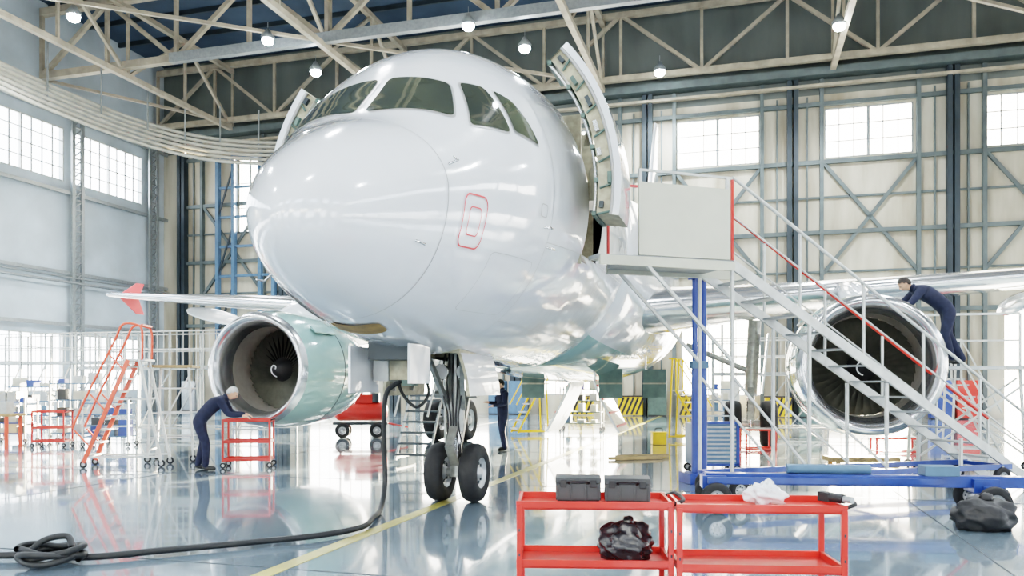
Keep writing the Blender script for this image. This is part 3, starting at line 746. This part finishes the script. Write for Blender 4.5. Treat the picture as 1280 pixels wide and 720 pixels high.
for x in(-.5,.5):
    for y in(-.18,.18): b.beam((x,y,.03),(x,y,.18),.07,.07,'wood')
b.done('wooden_dolly',mtx=place(6.5,14.9,0),bevel=.008)
def frame(mtx,mn,w=.8,h=.35,d=.5):
    b=MB()
    for x in(-w/2,w/2):
        for y in(-d/2,d/2): b.beam((x,y,0),(x,y,h),.04,.04,mn)
        for z in(.05,h): b.beam((x,-d/2,z),(x,d/2,z),.04,.04,mn)
    for y in(-d/2,d/2):
        for z in(.05,h): b.beam((-w/2,y,z),(w/2,y,z),.04,.04,mn)
    b.box((0,0,h+.02),(w,d,.03),'galv'); b.done('support_stand',mtx=mtx)
frame(place(8.8,18.4,-10),'red',.9,.35); frame(place(5.9,19.2,0),'red',.7,.5)
b=MB(); b.beam((-.6,0,.04),(.6,0,.04),.12,.06,'wood'); b.beam((-.3,.35,.04),(.9,.35,.04),.12,.06,'wood'); b.done('timber_planks',mtx=place(2.6,16.8,15))
b=MB()
for x in(-.9,.9):
    for y in(-.45,.45): b.beam((x*1.1,y,.1),(x,y,1.85),.05,.05,'steel_white'); wheel(b,(x*1.1,y,.08),.08,.05,Vector((0,1,0)))
    b.beam((x,.45,1.85),(x,.45,2.9),.04,.04,'steel_white')
b.box((0,0,1.88),(1.9,1.0,.06),'galv'); b.beam((-.9,.45,2.9),(.9,.45,2.9),.04,.04,'steel_white'); b.beam((-.9,.45,2.4),(.9,.45,2.4),.03,.03,'steel_white')
for y in(-.45,.45): b.beam((-.95,y,.3),(.85,y,1.7),.035,.035,'steel_white'); b.beam((.95,y,.3),(-.85,y,1.7),.035,.035,'steel_white')
b.done('engine_platform',mtx=place(8.4,14.6,-16))

# ================= people =================
def worker(mtx,J,hair='hair_dark',headpitch=0,headyaw=0):
    V=[];E=[];R=[];seg=[]
    def vtx(p,r): V.append(Vector(p)); R.append(r); return len(V)-1
    def ed(a,c,mn): E.append((a,c)); seg.append((a,c,mn))
    pel=vtx(J['pelvis'],.145); wa=vtx(Vector(J['pelvis']).lerp(Vector(J['chest']),.5),.14); ch=vtx(J['chest'],.16); up=vtx(Vector(J['chest']).lerp(Vector(J['neck']),.6),.125)
    nk=vtx(J['neck'],.06); hd=Vector(J['head']); nk2=vtx(Vector(J['neck']).lerp(hd,.55),.052)
    ed(pel,wa,'navy');ed(wa,ch,'navy');ed(ch,up,'navy');ed(up,nk,'navy');ed(nk,nk2,'skin')
    for k in('L','R'):
        sh=vtx(J['sh'+k],.083);el=vtx(J['el'+k],.058);wr=vtx(J['wr'+k],.036)
        me=vtx(Vector(J['sh'+k]).lerp(Vector(J['el'+k]),.5),.07); fa=vtx(Vector(J['el'+k]).lerp(Vector(J['wr'+k]),.45),.052)
        ed(up,sh,'navy');ed(sh,me,'navy');ed(me,el,'navy');ed(el,fa,'navy');ed(fa,wr,'navy')
        d=(Vector(J['wr'+k])-Vector(J['el'+k])).normalized()
        if 'hd'+k in J: d=Vector(J['hd'+k]).normalized()
        side=Vector((0,1,0)); side=(side-d*side.dot(d)).normalized(); nr=d.cross(side)
        if nr.z<0: nr=-nr
        w=Vector(J['wr'+k]); pm=vtx(w+d*.05,.03); pe=vtx(w+d*.085,.03); ed(wr,pm,'skin'); ed(pm,pe,'skin')
        for i,(o,ln) in enumerate(((-.03,.065),(-.01,.075),(.011,.07),(.031,.055))):
            q=w+d*.085+side*o
            a=vtx(q+d*.02,.0095); c=vtx(q+d*(.02+ln*.5)-nr*.008,.009); e=vtx(q+d*(.02+ln*.85)-nr*.026,.008)
            ed(pe,a,'skin');ed(a,c,'skin');ed(c,e,'skin')
        ts=1 if k=='R' else -1
        a=vtx(w+d*.045+side*ts*.042-nr*.006,.011); c=vtx(w+d*.085+side*ts*.058-nr*.014,.0095); ed(pm,a,'skin');ed(a,c,'skin')
        hp=vtx(J['hp'+k],.112);kn=vtx(J['kn'+k],.08);an=vtx(J['an'+k],.062)
        th=vtx(Vector(J['hp'+k]).lerp(Vector(J['kn'+k]),.5),.097); cf=vtx(Vector(J['kn'+k]).lerp(Vector(J['an'+k]),.4),.075)
        ed(pel,hp,'navy');ed(hp,th,'navy');ed(th,kn,'navy');ed(kn,cf,'navy');ed(cf,an,'navy')
        he=Vector(J['an'+k])+Vector((-.03,0,-.045)); h1=vtx(he,.045); to=Vector(J['to'+k]); bl=vtx(he.lerp(to,.65),.045); tt=vtx(to,.036)
        ed(an,h1,'boot');ed(h1,bl,'boot');ed(bl,tt,'boot')
    me=bpy.data.meshes.new('tmp'); me.from_pydata(V,E,[]); ob=bpy.data.objects.new('tmp',me); bpy.context.scene.collection.objects.link(ob)
    sk=ob.modifiers.new('sk','SKIN'); sk.use_smooth_shade=True
    for i,r in enumerate(R): me.skin_vertices[0].data[i].radius=(r,r*.93)
    me.skin_vertices[0].data[0].use_root=True
    ss=ob.modifiers.new('ss','SUBSURF'); ss.levels=2
    dg=bpy.context.evaluated_depsgraph_get(); ev=ob.evaluated_get(dg); m2=ev.to_mesh()
    vs=[x.co.copy() for x in m2.vertices]; fs=[tuple(p.vertices) for p in m2.polygons]; ev.to_mesh_clear()
    bpy.data.objects.remove(ob)
    b=MB(); b.v=[tuple(x) for x in vs]
    for f in fs:
        c=sum((vs[i] for i in f),Vector())/len(f); best=9;bm='navy'
        for a,e,mn in seg:
            P=V[a];D=V[e]-P;tt=max(0,min(1,(c-P).dot(D)/max(D.length_squared,1e-9))); dd=(c-(P+D*tt)).length/((R[a]+R[e])/2)
            if dd<best: best=dd;bm=mn
        b.f.append(f);b.m.append(b.slot(bm));b.sm.append(True)
    Rh=(Matrix.Rotation(math.radians(headyaw),3,'Z')@Matrix.Rotation(math.radians(headpitch),3,'Y'))
    def hf(p):
        k=1.0
        x=p.x
        if p.z<-.2: k=1-.28*(-p.z-.2)
        if x<0: x*=1.06
        return Vector((x*k,p.y*k,p.z))
    b.sphere(hd,(.093,.076,.118),'skin',14,Rh,fn=hf)
    H=lambda x,y,z: hd+Rh@Vector((x,y,z))
    b.sphere(H(.094,0,-.012),(.018,.014,.026),'skin',6,Rh); b.sphere(H(.085,0,.012),(.012,.009,.03),'skin',6,Rh)
    for sy in(-1,1):
        b.sphere(H(.082,sy*.03,.01),(.009,.012,.007),'eye',6,Rh); b.sphere(H(0,sy*.077,-.005),(.018,.009,.03),'skin',6,Rh); b.sphere(H(.086,sy*.03,.028),(.007,.017,.004),hair,5,Rh)
    b.sphere(H(.082,0,-.055),(.008,.024,.006),'redline',6,Rh)
    def hairf(p):
        z=p.z
        if p.x>.25: z=max(z,.42)
        elif p.x>-.2: z=max(z,-.0)
        else: z=max(z,-.55)
        return Vector((p.x*(.96 if p.x>0 else 1.1),p.y,z))
    b.sphere(H(-.006,0,.012),(.094,.082,.118),hair,14,Rh,fn=hairf)
    n0=Vector(J['neck']); dn=(hd-n0).normalized(); b.rev([(0,.072),(.035,.068),(.035,.06)],n0-dn*.01,dn,'navy',16)
    return b.done('maintenance_worker',mtx=mtx)
bend=dict(pelvis=(-.16,0,.93),chest=(.12,0,1.19),neck=(.30,0,1.29),head=(.41,0,1.36),
 shL=(.23,.18,1.24),shR=(.23,-.18,1.24),elL=(.36,.22,.99),elR=(.38,-.21,.99),wrL=(.58,.14,.99),wrR=(.58,-.12,.97),hdL=(1,0,-.25),hdR=(1,0,-.25),
 hpL=(-.16,.1,.87),hpR=(-.16,-.1,.87),knL=(-.10,.13,.50),knR=(-.02,-.12,.50),anL=(-.2,.14,.10),anR=(-.02,-.13,.10),toL=(-.02,.15,.04),toR=(.16,-.14,.04))
worker(place(-5.6,14.75,10)@Matrix.Scale(1.04,4),bend,'hair_grey',35)
stand=dict(pelvis=(0,0,.95),chest=(.02,0,1.25),neck=(.02,0,1.46),head=(.06,0,1.58),
 shL=(.01,.19,1.39),shR=(.01,-.19,1.39),elL=(.03,.27,1.12),elR=(.08,-.26,1.12),wrL=(.26,.16,1.08),wrR=(.3,-.14,1.15),
 hpL=(0,.1,.88),hpR=(0,-.1,.88),knL=(.06,.12,.49),knR=(-.02,-.13,.49),anL=(.0,.13,.1),anR=(-.12,-.14,.1),toL=(.18,.15,.04),toR=(.05,-.16,.04))
worker(place(-.22,19.0,200),stand,'hair_dark',20)
lean=dict(pelvis=(-.25,0,.92),chest=(.1,0,1.18),neck=(.30,0,1.26),head=(.42,0,1.32),
 shL=(.22,.19,1.20),shR=(.22,-.19,1.20),elL=(.40,.26,.98),elR=(.42,-.26,1.0),wrL=(.62,.2,.93),wrR=(.62,-.2,.96),hdL=(1,0,-.3),hdR=(1,0,-.3),
 hpL=(-.25,.1,.86),hpR=(-.25,-.1,.86),knL=(-.15,.12,.49),knR=(-.28,-.12,.49),anL=(-.25,.13,.1),anR=(-.5,-.13,.1),toL=(-.07,.14,.04),toR=(-.32,-.14,.04))
worker(place(7.3,13.9,170,1.93)@Matrix.Scale(1.06,4),lean,'hair_dark',40)

# ================= light / world / camera =================
el=math.radians(8); d=(M.to_3x3()@Vector((-.2,-1,0))).normalized()*math.cos(el)+Vector((0,0,-math.sin(el)))
w=bpy.data.worlds.new('sky'); bpy.context.scene.world=w; w.use_nodes=True
nt=w.node_tree; bg=nt.nodes['Background']; tc=nt.nodes.new('ShaderNodeTexCoord'); sx=nt.nodes.new('ShaderNodeSeparateXYZ'); rp=nt.nodes.new('ShaderNodeValToRGB')
nt.links.new(tc.outputs['Generated'],sx.inputs[0]); nt.links.new(sx.outputs['Z'],rp.inputs['Fac'])
rp.color_ramp.elements[0].color=(.90,.95,1,1); rp.color_ramp.elements[1].color=(.55,.74,1,1); rp.color_ramp.elements[1].position=.8
dp=nt.nodes.new('ShaderNodeVectorMath'); dp.operation='DOT_PRODUCT'; dp.inputs[1].default_value=tuple(-d); nt.links.new(tc.outputs['Generated'],dp.inputs[0])
mr=nt.nodes.new('ShaderNodeMapRange'); mr.interpolation_type='SMOOTHSTEP'; mr.inputs['From Min'].default_value=.3; mr.inputs['From Max'].default_value=1; mr.inputs['To Min'].default_value=10; mr.inputs['To Max'].default_value=20
nt.links.new(dp.outputs['Value'],mr.inputs['Value']); nt.links.new(mr.outputs['Result'],bg.inputs['Strength'])
mr2=nt.nodes.new('ShaderNodeMapRange'); mr2.inputs['From Min'].default_value=.5; mr2.inputs['From Max'].default_value=1; nt.links.new(dp.outputs['Value'],mr2.inputs['Value'])
mx=nt.nodes.new('ShaderNodeMix'); mx.data_type='RGBA'; nt.links.new(mr2.outputs['Result'],mx.inputs[0]); nt.links.new(rp.outputs['Color'],mx.inputs[6]); mx.inputs[7].default_value=(1,.9,.74,1)
nt.links.new(mx.outputs[2],bg.inputs['Color'])
sun=bpy.data.lights.new('sun','SUN'); sun.energy=150; sun.color=(1,.84,.62); sun.angle=math.radians(.8)
so=bpy.data.objects.new('sun',sun); bpy.context.scene.collection.objects.link(so)
so.rotation_euler=d.to_track_quat('-Z','Y').to_euler(); so.location=(0,60,40)
cam=bpy.data.cameras.new('camera'); co=bpy.data.objects.new('camera',cam); bpy.context.scene.collection.objects.link(co)
co.location=(0,0,1.59); co.rotation_euler=(math.pi/2,0,0); cam.sensor_width=36; cam.lens=28.125; cam.shift_y=.09375; cam.clip_end=500
bpy.context.scene.camera=co
vs=bpy.context.scene.view_settings
vs.view_transform='Filmic'
for lk in('High Contrast','Filmic - High Contrast','Medium High Contrast'):
    try: vs.look=lk; print('LOOK',lk); break
    except Exception as e: pass
